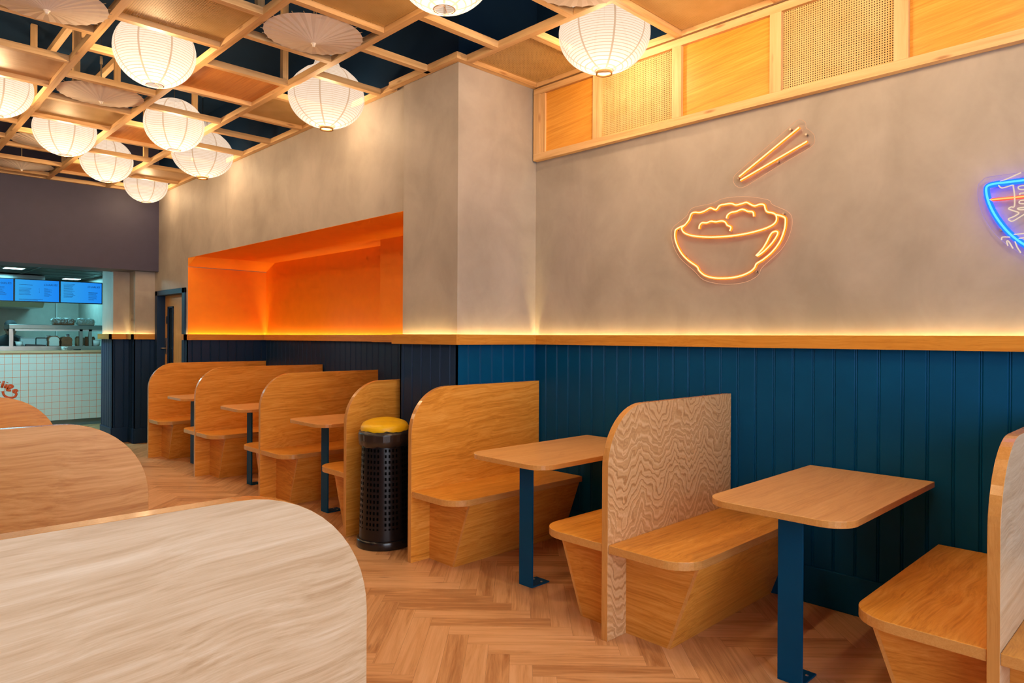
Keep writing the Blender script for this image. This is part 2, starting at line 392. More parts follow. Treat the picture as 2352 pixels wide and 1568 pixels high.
# ------------------------------------------------------------------ door
def make_door():
    wd=wood('oak_door_leaf',(.55,.23,.05),(.70,.34,.09),(.78,.42,.14),'Z',cross=12,along=.5)
    steel=plain('brushed_steel',(.55,.50,.44),.3,metal=1)
    f=MB()
    f.box(XB-.02,XB+.14,8.96,9.06,0,2.05); f.box(XB-.02,XB+.14,9.995,10.08,0,2.05); f.box(XB-.02,XB+.14,8.96,10.08,1.985,2.05)
    fr=struct(f.build('door_1',navy_shaded,bevel=.003))
    l=MB()
    x0,x1=XB+.085,XB+.125
    ys0,ys1=9.665,9.885
    l.box(x0,x1,9.062,ys0,.01,1.984); l.box(x0,x1,ys1,9.994,.01,1.984); l.box(x0,x1,ys0,ys1,.01,.45); l.box(x0,x1,ys0,ys1,1.84,1.984)
    lf=l.build('leaf',wd,fr)
    b=MB()
    for q in ((ys0,ys0+.02,.45,1.84),(ys1-.02,ys1,.45,1.84),(ys0,ys1,.45,.47),(ys0,ys1,1.82,1.84)): b.box(x0-.008,x0+.01,*q)
    b.build('window_bead',navy_shaded,lf)
    MB().box(x0+.015,x0+.02,ys0,ys1,.45,1.84).build('window_pane',plain('dark_wired_glass',(.01,.02,.03),.12),lf)
    h=MB().box(x0-.008,x0,9.915,9.965,1.20,1.42); h.tube([(x0-.008,9.94,1.28),(x0-.05,9.94,1.28),(x0-.052,9.83+.2,1.28)],.009,8)
    h.build('handle',steel,lf)
    pl=MB(); n=16
    pl.prism([(9.925+.028*cos(2*pi*i/n),1.66+.055*sin(2*pi*i/n)) for i in range(n)],lambda u,v,t:(t,u,v),x0-.006,x0)
    pl.build('door_sign',plain('grey_oval_plaque',(.06,.055,.06),.4),lf)
make_door()

# ------------------------------------------------------------------ booth benches
def bench(label,yf,xa,xw,sides,face=None,back=None,hgt=HD,th=.036,group='booth benches',near_len=None):
    """yf: camera-side face of the divider; xa aisle end; xw other end"""
    d=1 if xw>xa else -1; L=abs(xw-xa)
    t=thing('booth_bench',label,'bench',(xa,yf,0),group)
    X=lambda s:d*s
    r=.30; n=14
    poly=[(0,0),(L,0),(L,hgt),(r,hgt)]+[(r-r*sin(a),hgt-r+r*cos(a)) for a in [pi/2*k/n for k in range(1,n+1)]]
    m=MB(); m.prism(poly,lambda u,v,q:(X(u),q,v),0,th,0,1,2)
    nside=len(poly)
    # top edge uses the lengthwise band, the aisle edge the upright band
    m.build('divider',[face or oak_x,oak_z,back or oak_x],t,bevel=.0015)
    for sd in sides:
        y0=0 if sd=='near' else th
        g=-1 if sd=='near' else 1
        D=.43; R=.15; k=10
        L=near_len if (sd=='near' and near_len) else abs(xw-xa)
        pl=[(.004,0),(L,0),(L,D),(R,D)]+[(R-(R-.004)*sin(a),D-R+R*cos(a)) for a in [pi/2*i/k for i in range(1,k+1)]]
        m=MB(); m.prism(pl,lambda u,v,q:(X(u),y0+g*v,q),.420,.460,0,1)
        m.build('seat',[oak_x,oak_ex],t,bevel=.003)
        ins=.148
        m=MB()
        # end panel set back from the aisle, raked front panel, thin lipping where they meet
        tr=[(0.0,0),(.235,0),(.388,.4195),(0.0,.4195)]
        m.prism(tr,lambda u,v,q:(X(q),y0+g*(u+.0005),v),ins,L,0,1)
        m.build('plinth',[oak_y,oak_x],t)
        m=MB(); m.prism([(.235,0),(.251,0),(.404,.4195),(.388,.4195)],lambda u,v,q:(X(q),y0+g*(u+.0005),v),ins-.0,L,0,1)
        m.build('plinth_front',[oak_ex,oak_x],t)
    return t
XA=2.627
bench('oak booth bench on the right picture edge, its divider cut off by the frame',.477,XA,W-.013,('near','far'),face=oak_fg)
bench('oak booth bench with wavy chevron divider grain, between the two nearest tables',2.030,XA,W-.013,('near','far'),face=oak_wavy)
bench('oak booth bench backing onto the grey column, immediately right of the black bin',3.608,XA,W-.013,('near',))
bench('oak booth bench whose plain divider stands behind the yellow-lidded bin',4.400,XA,W-.013,('far',))
bench('oak booth bench in the orange niche, first one beyond the bench behind the bin',5.822,XA,XN-.02,('near','far'),near_len=XP-.03-XA)
bench('oak booth bench in the orange niche, second one in from the navy door',7.354,XA,XN-.02,('near','far'))
bench('oak booth bench nearest the navy door, at the far end of the orange niche',8.855,XA,XN-.02,('near',))
XL=.876
bench('daylit oak booth bench filling the bottom left corner, nearest to the camera',1.360,.868,-.32,('near','far'),face=oak_fg,th=.042,group='left row booth benches')
bench('oak booth bench on the left row, directly behind the nearest daylit one',2.945,XL,-.32,('near','far'),face=oak_mid,group='left row booth benches')
bench('oak booth bench on the left row in front of the tiled counter, mostly hidden',4.48,XL,-.32,('near','far'),group='left row booth benches')

# ------------------------------------------------------------------ booth tables
bolt_m=plain('steel_bolt',(.4,.4,.42),.35,metal=1)
def table(label,y0,y1,xw):
    yc=(y0+y1)/2; x0=2.672
    t=thing('booth_table',label,'table',(2.876,yc,0),'booth tables')
    h=(y1-y0)/2; L=xw-x0; R=.115; k=8; ox=x0-2.876
    pl=[(L,-h),(L,h),(R,h)]+[(R-R*sin(a),h-R+R*cos(a)) for a in [pi/2*i/k for i in range(1,k+1)]]
    pl+=[(0+R-R*cos(a),-h+R-R*sin(a)) for a in [pi/2*i/k for i in range(0,k+1)]]
    m=MB(); m.prism(pl,lambda u,v,q:(ox+u,v,q),.734,.762,0,1)
    m.build('tabletop',[oak_tab,oak_ex],t,bevel=.0025)
    m=MB(); w=.053
    m.box(-.006,.006,-w,w,.008,.7335); m.box(-.006,.145,-w,w,0,.008)
    m.box(-.006,.145,-w,w,.7255,.7335)
    lg=m.build('leg',navy_metal,t,bevel=.002)
    for yy in (-.03,.03): MB().lathe([(0,.0115),(.006,.011),(.0075,.008)],.10,yy,10).build('floor_bolt',bolt_m,lg)
table('oak booth table nearest the camera at the right, in front of the wavy-grained bench',.956,1.556,W-.025)
table('oak booth table between the wavy-grained bench and the column bench',2.508,3.128,W-.025)
table('oak booth table half hidden by the bench behind the bin',4.85,5.45,XP-.02)
table('oak booth table in the orange niche, middle of the three behind the bin',6.31,6.91,XN-.02)
table('oak booth table in front of the bench nearest the navy door',7.83,8.43,XN-.02)

# ------------------------------------------------------------------ waste bin
def make_bin():
    gloss=plain('glossy_black_metal',(.008,.008,.010),.22,spec=.6)
    t=NT('perforated_black_metal'); v=t.obj(); c=t.xyz(v)
    ang=t.math('ARCTAN2',c[1],c[0])
    fa=t.math('ABSOLUTE',t.math('SUBTRACT',t.math('FRACT',t.math('MULTIPLY',ang,40/(2*pi))),.5))
    fz=t.math('ABSOLUTE',t.math('SUBTRACT',t.math('FRACT',t.math('DIVIDE',c[2],.0385)),.5))
    hole=t.math('MULTIPLY',t.math('LESS_THAN',fa,.24),t.math('LESS_THAN',fz,.27))
    rng=t.math('MULTIPLY',t.math('GREATER_THAN',c[2],.135),t.math('LESS_THAN',c[2],.70))
    sec=t.math('GREATER_THAN',t.math('FRACT',t.math('MULTIPLY',ang,8/(2*pi))),.2)
    hole=t.math('MULTIPLY',t.math('MULTIPLY',hole,rng),sec)
    sh=t.n('ShaderNodeMixShader'); t.l(hole,sh.inputs[0]); t.l(t.bsdf((.006,.006,.008),.26,spec=.38),sh.inputs[1]); t.l(t.bsdf((.002,.002,.002),.9,spec=.0),sh.inputs[2])
    perf=t.done(sh.outputs[0])
    o=thing('waste_bin','black perforated waste bin with a yellow lid, between two booth benches','bin',(2.745,4.085,0))
    MB().lathe([(0,.012),(.172,.012),(.176,.05),(.175,.065),(.160,.72),(.158,.74),(0,.74)],n=48).build('body',perf,o)
    MB().lathe([(0,.0),(.188,.0),(.192,.006),(.192,.052),(.188,.058),(.1765,.06)],n=48).build('base_ring',gloss,o)
    liner=plain('black_bin_liner_film',(.020,.016,.015),.3,spec=.7)
    m=MB(); n=48; rows=[(.164,.694),(.174,.70),(.178,.735),(.180,.775),(.172,.80),(.158,.795)]
    for i in range(n):
        a=2*pi*i/n; k=.0022*sin(i*2.3)+.0016*sin(i*5.1+1)
        for j,(r,z) in enumerate(rows): m.v.append(((r+k*(1 if 0<j<5 else .3))*cos(a),(r+k)*sin(a),z+(.004*sin(i*.9+j)+.003*sin(i*2.2) if j in (0,1,4) else .002*sin(i*1.3+j))))
    R=len(rows)
    for i in range(n):
        i2=(i+1)%n
        for j in range(R-1): m.f.append((i*R+j,i2*R+j,i2*R+j+1,i*R+j+1)); m.m.append(0); m.sm.append(j!=2)
    m.build('liner',liner,o)
    # domed lid, tilted up towards the back as a flap
    lid=MB().lathe([(.150,.788),(.163,.792),(.167,.80),(.166,.824),(.158,.838),(.128,.850),(.06,.858),(0,.860)],n=48)
    for i,(x,y,z) in enumerate(lid.v):
        q=max(0,(x*.56+y*.83)/.16)
        lid.v[i]=(x,y,z+(.03*q if z>.83 else 0))
    lid.build('lid',plain('yellow_plastic',(.88,.52,.006),.4,var=.02),o)
make_bin()

# ------------------------------------------------------------------ timber ceiling lattice
LAT=thing('ceiling_lattice','pale pine timber lattice hung below the dark navy ceiling','ceiling lattice',(0,0,ZG))
def lat(x0,x1,y0,y1,nm,mat,z0=0,z1=TH):
    MB().box(x0,x1,y0,y1,z0,z1).build(nm,mat,LAT)
cols=[-.13,.515,1.16,1.81,2.455]
for x in cols: lat(x-TW/2,x+TW/2,-.6,YD-.048,'batten',pine_y)
lat(3.087,3.134,-.6,YC-.05,'batten',pine_y)
lat(3.782,3.829,-.6,YC-.05,'batten',pine_y)
lat(3.00,3.05,YC-.05,YC2+.12,'batten',pine_y,.0,.045)
lat(3.034,3.081,YC2+.121,YD-.048,'batten',pine_y)
lat(3.0505,3.829,YC-.048,YC-.002,'batten',pine_x)
lat(-3.2,3.08,YD-.047,YD-.001,'batten',pine_x)
edges={'A':[3.33+.645*k for k in range(-5,11)],'B':[3.675+.645*k for k in range(-6,10)]}
spans=[(3.134,3.782,'B',-.6,3.3),(2.455+TW/2,3.087,'A',-.6,3.5),(2.455+TW/2,3.034,'A',3.5,9.9),
       (1.81+TW/2,2.455-TW/2,'B',-.6,9.9),(1.16+TW/2,1.81-TW/2,'A',-.6,9.9),(.515+TW/2,1.16-TW/2,'B',-.6,9.9),(-.13+TW/2,.515-TW/2,'A',2.5,9.9)]
for x0,x1,k,ya,yb in spans:
    for y in edges[k]:
        if ya<y<yb: lat(x0,x1,y-TW/2,y+TW/2,'noggin',pine_x)
for x,y in ((1.16,5.27),(1.16,6.95),(1.81,8.19),(1.81,9.13),(2.455,8.42),(2.455,6.93),(2.44,5.02),(1.81,4.05),(.515,5.9),(1.16,9.2)):
    lat(x-.022,x+.022,y-.022,y+.022,'post',pine_z,TH,ZC-ZG)
for x,y0,y1 in ((1.33,6.2,7.6),(1.80,6.6,8.0)): lat(x-.023,x+.023,y0,y1,'hanger_bearer',pine_y,ZC-ZG-.12,ZC-ZG-.07)
for x,y in ((1.33,7.35),(1.33,6.3),(1.80,7.0)): lat(x-.023,x+.023,y-.023,y+.023,'post',pine_z,TH,ZC-ZG-.12)

def cell(col,yc,nm,label,cat,mat,group,z=ZG+TH*.72,th=.006):
    x0,x1={'C4':(3.134,3.782),'C3b':(2.479,3.087),'C3':(2.479,3.034),'C2':(1.834,2.431),'C1':(1.184,1.786),'C0':(.539,1.136)}[col]
    o=MB().box(-(x1-x0)/2+.001,(x1-x0)/2-.001,-.297,.297,0,th).build(nm,mat,loc=((x0+x1)/2,yc,z))
    tag(o,label,cat,group)
PG='perforated boards in the ceiling lattice'; WG='plywood boards in the ceiling lattice'
cell('C4',3.3525,'perforated_panel','perforated board in the lattice over the corner of the grey column','panel',cane_xy,PG)
cell('C4',2.0625,'perforated_panel','perforated board at the top edge, right of the biggest paper lantern','panel',cane_xy,PG)
cell('C3',5.5875,'perforated_panel','perforated board just left of the necked lantern near the column','panel',cane_xy,PG)
cell('C2',3.3525,'perforated_panel','perforated board between the flat parasol over the middle and the open-bottomed lantern','panel',cane_xy,PG)
cell('C1',4.2975,'perforated_panel','perforated board directly above and right of the large round lantern','panel',cane_xy,PG)
cell('C1',6.8775,'perforated_panel','perforated board with a lantern glowing through it, below the tilted parasol','panel',cane_xy,PG)
cell('C0',7.2225,'perforated_panel','perforated board at the left picture edge below the cropped lantern','panel',cane_xy,PG)
cell('C2',5.2875,'plywood_panel','bright orange plywood board right of the large round lantern','panel',ply_or,WG)
cell('C2',7.2225,'plywood_panel','orange plywood board between three round lanterns','panel',ply_or,WG)
cell('C2',9.1575,'plywood_panel','orange plywood board left of the lantern beside the dark bulkhead','panel',ply_or,WG)
cell('C2',9.74,'plywood_panel','narrow plywood board against the dark bulkhead over the kitchen','panel',ply_or,WG) if False else None
cell('C0',5.9325,'plywood_panel','pale plywood board at the left picture edge with a patch of light on it','panel',ply_pale,WG)
cell('C3',8.8125,'plywood_panel','pale plywood board just above the farthest lantern in the corner','panel',ply_pale,WG)

# ------------------------------------------------------------------ wall frieze above the neon signs
def make_frieze():
    z0,z1=2.796,3.340; xf=XP-.046
    t=thing('wall_frieze','pine framed frieze of plywood and perforated boards along the top of the right wall','frieze',(XP,0,z0))
    def part(nm,mat,x0,x1,y0,y1,a,b): MB().box(x0-XP,x1-XP,y0,y1,a-z0,b-z0).build(nm,mat,t)
    part('bottom_rail',pine_y,xf,XP-.001,-.8,YC-.014,z0,z0+.05)
    part('top_rail',pine_y,xf,XP-.001,-.8,YC-.014,z1-.045,z1)
    part('upright',pine_z,xf,XP-.001,3.592,YC-.014,z0+.0505,z1-.0455)
    part('upright',pine_z,xf+.006,XP-.001,3.548,3.590,z0+.0505,z1-.0455)
    ys=[3.548]+[3.047-.645*k for k in range(6)]
    for y in ys[1:]: part('upright',pine_z,xf,XP-.001,y-.033,y+.033,z0+.0505,z1-.0455)
    dark=plain('dark_board_behind',(.010,.009,.008),.9)
    for k,(a,b) in enumerate(zip(ys,ys[1:])):
        hi=a-(0 if k==0 else .0335); lo=b+.0335
        if k%2==0: part('plywood_infill',ply_fr,XP-.020,XP-.014,lo,hi,z0+.0505,z1-.0455)
        else:
            part('perforated_infill',cane_yz,XP-.020,XP-.016,lo,hi,z0+.0505,z1-.0455)
            part('backing_board',dark,XP-.006,XP-.002,lo,hi,z0+.0505,z1-.0455)
make_frieze()

# ------------------------------------------------------------------ paper lanterns
def lantern_mat(name,necked):
    t=NT(name); v=t.obj(); c=t.xyz(v)
    ang=t.math('ARCTAN2',c[1],c[0])
    wob=t.math('MULTIPLY',t.math('SINE',t.math('ADD',t.math('MULTIPLY',ang,1.0),1.0)),.006)
    fz=t.math('FRACT',t.math('DIVIDE',t.math('ADD',c[2],wob),.0150 if not necked else .0135))
    line=t.math('LESS_THAN',fz,.22)
    fa=t.math('ABSOLUTE',t.math('SUBTRACT',t.math('FRACT',t.math('ADD',t.math('MULTIPLY',ang,8/(2*pi)),.37)),.5))
    rad=t.math('SQRT',t.math('ADD',t.math('MULTIPLY',c[0],c[0]),t.math('MULTIPLY',c[1],c[1])))
    rib=t.math('LESS_THAN',t.math('MULTIPLY',fa,rad),.0075)
    tan=t.math('MAXIMUM',t.math('MULTIPLY',line,.72),t.math('MULTIPLY',rib,.80))
    kk=1.05 if necked else .80
    col=t.mix(tan,(.090*kk,.090*kk,.108*kk,1),(.032*kk,.022*kk,.014*kk,1))
    tr=t.n('ShaderNodeBsdfTranslucent'); t.l(col,tr.inputs[0])
    df=t.n('ShaderNodeBsdfDiffuse'); t.l(col,df.inputs[0])
    m1=t.n('ShaderNodeMixShader'); m1.inputs[0].default_value=.30; t.l(tr.outputs[0],m1.inputs[1]); t.l(df.outputs[0],m1.inputs[2])
    tp=t.n('ShaderNodeBsdfTransparent'); tp.inputs[0].default_value=(1,.97,.93,1)
    m2=t.n('ShaderNodeMixShader'); m2.inputs[0].default_value=.30; t.l(m1.outputs[0],m2.inputs[1]); t.l(tp.outputs[0],m2.inputs[2])
    em=t.n('ShaderNodeEmission'); t.l(t.mix(tan,(1,.82,.66,1),(.66,.40,.21,1)),em.inputs[0]); em.inputs[1].default_value=.42
    ad=t.n('ShaderNodeAddShader'); t.l(m2.outputs[0],ad.inputs[0]); t.l(em.outputs[0],ad.inputs[1])
    return t.done(ad.outputs[0])
lan_r=lantern_mat('white_lantern_paper_round',False); lan_n=lantern_mat('white_lantern_paper_necked',True)
cord_m=plain('black_flex',(.010,.010,.010),.6)
ring_m=plain('bamboo_ring',(.50,.28,.10),.5)
wire_m=plain('copper_wire',(.45,.20,.08),.4)
def ell(r,h,zb,zt,n=26):
    a0=math.asin(max(-1,min(1,zb/h))); a1=math.asin(max(-1,min(1,zt/h)))
    return [(r*cos(a0+(a1-a0)*i/n),h*sin(a0+(a1-a0)*i/n)) for i in range(n+1)]
round_me=MB().lathe(ell(.250,.232,-.226,.226),n=48).data('shade',lan_r)
neck_prof=ell(.288,.235,-.2295,.16,26)
rn,zn=neck_prof[-1]
neck_prof+= [(.175,.192),(.135,.213),(.105,.235),(.093,.262),(.088,.30),(.086,.335)]
neck_me=MB().lathe(neck_prof,n=48).data('shade',lan_n)
ringb_me=MB().lathe([(.050,-.229),(.052,-.2285),(.052,-.252),(.045,-.252),(.045,-.2285),(.050,-.229)],n=32).data('bottom_ring',ring_m)
wr=MB(); wr.tube([(.052*cos(2*pi*i/24),.052*sin(2*pi*i/24),-.226) for i in range(24)],.0022,6,closed=True)
wr.tube([(.05*cos(a)*s,.05*sin(a)*s,-.224+.012*(1-s*s)) for a in (.6,) for s in (-1,-.5,0,.5,1)],.0016,5)
wire_me=wr.data('bottom_ring',wire_m)
def add_child(nm,me,p):
    o=bpy.data.objects.new(nm,me); C.objects.link(o); o.parent=p; return o
LIGHT_C=(1.0,.69,.38)
def lantern(label,x,y,z,kind,power=26,s=1.0):
    t=thing('paper_lantern',label,'lantern',(x,y,z),'paper lanterns')
    t.scale=(s,s,s)
    add_child('shade',neck_me if kind=='n' else round_me,t)
    add_child('bottom_ring',ringb_me if kind=='n' else wire_me,t)
    top=(ZC-z)/s
    MB().tube([(0,0,.05 if kind=='r' else .05),(0,0,top-.002)],.003,6).build('cord',cord_m,t)
    MB().lathe([(0,top-.075),(.012,top-.07),(.055,top-.045),(.062,top-.012),(.06,top-.001),(0,top-.001)],n=20).build('ceiling_rose',cord_m,t)
    ld=bpy.data.lights.new('lantern_bulb','POINT'); ld.energy=power*2.4; ld.color=LIGHT_C; ld.shadow_soft_size=.05
    lo=bpy.data.objects.new('lantern_bulb',ld); C.objects.link(lo); lo.location=(x,y,z-.11*s)
lantern('largest necked paper lantern with a bamboo ring, hanging against the frieze on the right',3.458,2.72,3.368,'n',17,1.0)
lantern('necked paper lantern just left of the column, below the round flat parasol',2.757,4.94,3.343,'n',14,1.02)
lantern('necked paper lantern overlapped by a rounder brighter one, near the niche wall',2.748,7.52,3.375,'n',13,1.05)
lantern('open-bottomed paper lantern cut by the top edge above the column',2.160,2.71,3.318,'r',22,1.02)
lantern('large round paper lantern under the perforated board, upper left',1.495,4.94,3.337,'r',24)
lantern('round bright paper lantern in front of a necked one, left of the niche',2.155,6.58,3.348,'r',22)
lantern('round paper lantern below the tilted parasol, its top behind perforated board',1.500,7.52,3.360,'r',22,1.03)
lantern('round paper lantern third from the far corner, left of the orange plywood',2.090,8.51,3.365,'r',20,1.03)
lantern('farthest round paper lantern, in the corner against the dark bulkhead',2.765,9.46,3.360,'r',14)
lantern('round paper lantern cut in half by the left picture edge',.850,6.58,3.360,'r',22)
for x,y in ((-.45,3.3),(-.45,6.0),(1.5,1.6)):   # unused positions for added lamps, out of frame
    pass

# ------------------------------------------------------------------ paper parasols
def make_parasols():
    t=NT('white_parasol_paper'); v=t.obj(); c=t.xyz(v)
    ang=t.math('ARCTAN2',c[1],c[0])
    fa=t.math('ABSOLUTE',t.math('SUBTRACT',t.math('FRACT',t.math('MULTIPLY',ang,28/(2*pi))),.5))
    line=t.math('LESS_THAN',fa,.07)
    nz=t.noise(v,14,4)
    col=t.mix(t.math('MULTIPLY',line,.45),t.ramp(nz,[(.3,(.84,.75,.68)),(.7,(.88,.80,.73))]),(.93,.87,.80,1))
    tr=t.n('ShaderNodeBsdfTranslucent'); t.l(col,tr.inputs[0]); df=t.n('ShaderNodeBsdfDiffuse'); t.l(col,df.inputs[0])
    mx=t.n('ShaderNodeMixShader'); mx.inputs[0].default_value=.12; t.l(df.outputs[0],mx.inputs[1]); t.l(tr.outputs[0],mx.inputs[2])
    paper=t.done(mx.outputs[0])
    stick=plain('pale_bamboo',(.66,.50,.30),.5); tipm=plain('white_ferrule',(.78,.70,.60),.4)
    R=.305; n=56
    prof=[(.012,0),(.05,.010),(.12,.026),(.20,.041),(.26,.050),(R,.054)]
    can=MB()
    for i in range(n):
        a=2*pi*i/n; k=1 if i%2==0 else .985; dz=0 if i%2==0 else .003
        for r,z in prof: can.v.append((r*k*cos(a),r*k*sin(a),z+dz*r/R))
    m=len(prof)
    for i in range(n):
        i2=(i+1)%n
        for j in range(m-1): can.f.append((i*m+j,i2*m+j,i2*m+j+1,i*m+j+1)); can.m.append(0); can.sm.append(False)
    canopy=can.data('canopy',paper)
    rb=MB()
    for i in range(28):
        a=2*pi*i/28
        rb.tube([(.02*cos(a),.02*sin(a),.016),(.20*cos(a),.20*sin(a),.046),((R+.012)*cos(a),(R+.012)*sin(a),.058)],.0022,5)
    ribs=rb.data('ribs',stick)
    tip=MB().lathe([(0,-.018),(.008,-.0175),(.010,-.010),(.012,-.002),(.020,.003),(0,.006)],n=14).data('tip',tipm)
    def par(label,x,y,z):
        o=thing('paper_parasol',label,'parasol',(x,y,z),'paper parasols')
        add_child('canopy',canopy,o); add_child('ribs',ribs,o); add_child('tip',tip,o)
        MB().tube([(0,0,.006),(0,0,.30)],.006,8).tube([(0,0,.30),(0,0,.36)],.010,8).build('shaft',stick,o)
        MB().tube([(0,0,.361),(0,0,ZC-z-.001)],.0015,5).build('hanging_cord',cord_m,o)
    par('flat paper parasol over the middle, beside the lantern left of the column',2.140,4.00,3.298)
    par('large flat paper parasol in the top left corner',.835,4.64,3.285)
    par('flat paper parasol seen edge-on below left of the large round lantern',1.488,6.23,3.312)
    par('flat paper parasol mostly hidden behind a round lantern at the far left',1.470,8.17,3.318)
    par('farthest flat paper parasol, near the dark bulkhead at the far left',1.470,9.46,3.318)
    par('flat paper parasol cut by the top edge, beside the largest necked lantern',2.80,2.36,3.290)
make_parasols()

# ------------------------------------------------------------------ neon signs on the right wall
def smooth(pts,closed=False,k=6):
    n=len(pts); out=[]
    rng=range(n if closed else n-1)
    for i in rng:
        p=[pts[(i+j)%n] if closed else pts[max(0,min(n-1,i+j))] for j in (-1,0,1,2)]
        for q in range(k):
            t=q/k
            out.append(tuple(.5*((2*p[1][d])+(-p[0][d]+p[2][d])*t+(2*p[0][d]-5*p[1][d]+4*p[2][d]-p[3][d])*t*t+(-p[0][d]+3*p[1][d]-3*p[2][d]+p[3][d])*t**3) for d in (0,1)))
    if not closed: out.append(pts[-1])
    return out
def emis(name,col,st):
    t=NT(name); e=t.n('ShaderNodeEmission'); e.inputs[0].default_value=(*col,1); e.inputs[1].default_value=st; return t.done(e.outputs[0])
neo_o=emis('neon_orange_core',(1,.72,.36),1.5); neo_oj=emis('neon_orange_jacket',(1,.15,.005),2.5)
neo_b=emis('neon_blue_core',(.12,.72,1),1.2); neo_bj=emis('neon_blue_jacket',(.004,.04,1),7.0)
neo_w=emis('neon_cream_core',(1,.80,.58),.85); neo_r=emis('neon_red_core',(1,.50,.15),1.3); neo_rj=emis('neon_red_jacket',(1,.06,.03),2.0)
def acrylic(name,tint=(1,.992,.985)):
    t=NT(name); tp=t.n('ShaderNodeBsdfTransparent'); tp.inputs[0].default_value=(*tint,1)
    g=t.n('ShaderNodeBsdfGlossy'); g.inputs[1].default_value=.05; g.inputs[0].default_value=(1,.95,.9,1)
    m=t.n('ShaderNodeMixShader'); m.inputs[0].default_value=.03; t.l(tp.outputs[0],m.inputs[1]); t.l(g.outputs[0],m.inputs[2]); return t.done(m.outputs[0])
acr=acrylic('clear_acrylic')
acr_e=NT('lit_acrylic_edge'); e=acr_e.n('ShaderNodeEmission'); e.inputs[0].default_value=(1,.55,.30,1); e.inputs[1].default_value=.75; acr_e=acr_e.done(e.outputs[0])
acr_eb=NT('lit_acrylic_edge_violet'); e=acr_eb.n('ShaderNodeEmission'); e.inputs[0].default_value=(.62,.45,.85,1); e.inputs[1].default_value=.6; acr_eb=acr_eb.done(e.outputs[0])
def sign(name,label,outline,tubes,edge):
    cy=sum(p[0] for p in outline)/len(outline); cz=sum(p[1] for p in outline)/len(outline)
    t=thing(name,label,'neon sign',(XP,cy,cz))
    ol=[(y-cy,z-cz) for y,z in smooth(outline,True,5)]
    b=MB().prism(ol,lambda u,v,q:(q,u,v),-.026,-.022,0,0)
    b.build('backing',acr,t)
    MB().tube([(-.0262,u,v) for u,v in ol],.0013,5,closed=True).build('backing_edge',edge,t)
    st=MB()
    n=len(outline)
    for i in range(0,n,max(1,n//4)):
        u,v=outline[i][0]-cy,outline[i][1]-cz; l=sqrt(u*u+v*v)
        st.tube([(-.0219,u*(1-.03/l),v*(1-.03/l)),(-.0005,u*(1-.03/l),v*(1-.03/l))],.006,8)
    st.build('standoff',plain('steel_standoff',(.5,.45,.4),.3,metal=1),t)
    for pts,closed,r,core,jac in tubes:
        sp=[(y-cy,z-cz) for y,z in (smooth(pts,closed,6) if len(pts)>2 else pts)]
        o=MB().tube([(-.0335,u,v) for u,v in sp],r,8,closed=closed).build('neon_tube',core,t)
        if jac: MB().tube([(-.0262,u,v) for u,v in sp],r*2.1,8,closed=closed).build('tube_jacket',jac,o)
rim=[(2.3435,2.1623),(2.404,2.1429),(2.4149,2.1201),(2.4128,2.08),(2.3942,2.0305),(2.3622,1.9801),(2.3172,1.9371),(2.2554,1.8936),(2.2422,1.8694),(2.2033,1.8376),(2.1439,1.8187),(2.0776,1.8126),(2.0127,1.8133),(1.9494,1.8244),(1.9029,1.8435),(1.8799,1.8639),(1.8686,1.8849),(1.8271,1.9072),(1.7753,1.9461),(1.7318,1.9991),(1.7068,2.0603),(1.6999,2.1089),(1.7072,2.1345),(1.7544,2.1544)]
rice=[(2.3435,2.1623),(2.365,2.1465),(2.3522,2.1175),(2.3004,2.0925),(2.2132,2.0743),(2.112,2.0642),(2.0141,2.0618),(1.9196,2.0669),(1.8281,2.0805),(1.7725,2.0995),(1.7521,2.1221),(1.7544,2.1508),(1.7728,2.166),(1.8062,2.1773),(1.8175,2.1946),(1.8251,2.2187),(1.8515,2.2258),(1.8819,2.2211),(1.905,2.2315),(1.9322,2.2476),(1.9635,2.2445),(1.9991,2.2419),(2.0313,2.2551),(2.0719,2.2553),(2.1048,2.2529),(2.1295,2.2311),(2.1674,2.2459),(2.2056,2.2331),(2.24,2.2274),(2.2748,2.2334),(2.2994,2.2255),(2.3143,2.192)]
g1=[(2.0592,2.1694),(2.0536,2.1875),(2.031,2.2012),(1.9989,2.2031),(1.9594,2.2107),(1.9241,2.1951),(1.8932,2.1861),(1.8869,2.1613)]
g2=[(2.2429,2.1269),(2.2395,2.1483),(2.2223,2.1618),(2.1923,2.1584),(2.1627,2.1642),(2.1291,2.1572),(2.0918,2.1582),(2.0672,2.1478),(2.0549,2.1291),(2.0305,2.1136),(2.0384,2.092)]
hand=[(1.865,1.9282),(1.8274,1.9505),(1.7829,1.9897),(1.7537,2.0261),(1.7429,2.0499),(1.7539,2.0596),(1.7759,2.0548),(1.7906,2.037),(1.809,2.0029),(1.835,1.9656),(1.8727,1.931)]
T=lambda p,c=False,r=.0042:(p,c,r,neo_o,neo_oj)
sign('neon_bowl_sign','orange neon sign of a rice bowl, in the middle of the right wall',
 [(2.4408,2.1468),(2.3725,2.1949),(2.3322,2.2217),(2.2926,2.2637),(2.1633,2.2737),(2.0967,2.2912),(2.0234,2.2922),(1.9363,2.2835),(1.8066,2.2471),(1.7768,2.2144),(1.6895,2.164),(1.6644,2.1188),(1.6746,2.0428),(1.7243,1.9559),(1.8344,1.8644),(1.8644,1.8156),(1.9492,1.7801),(2.0856,1.7776),(2.2117,1.8095),(2.2815,1.872),(2.3802,1.9578),(2.4357,2.0582)],
 [T(rim),T(rice,True),T(g1),T(g2),T(hand)],acr_e)
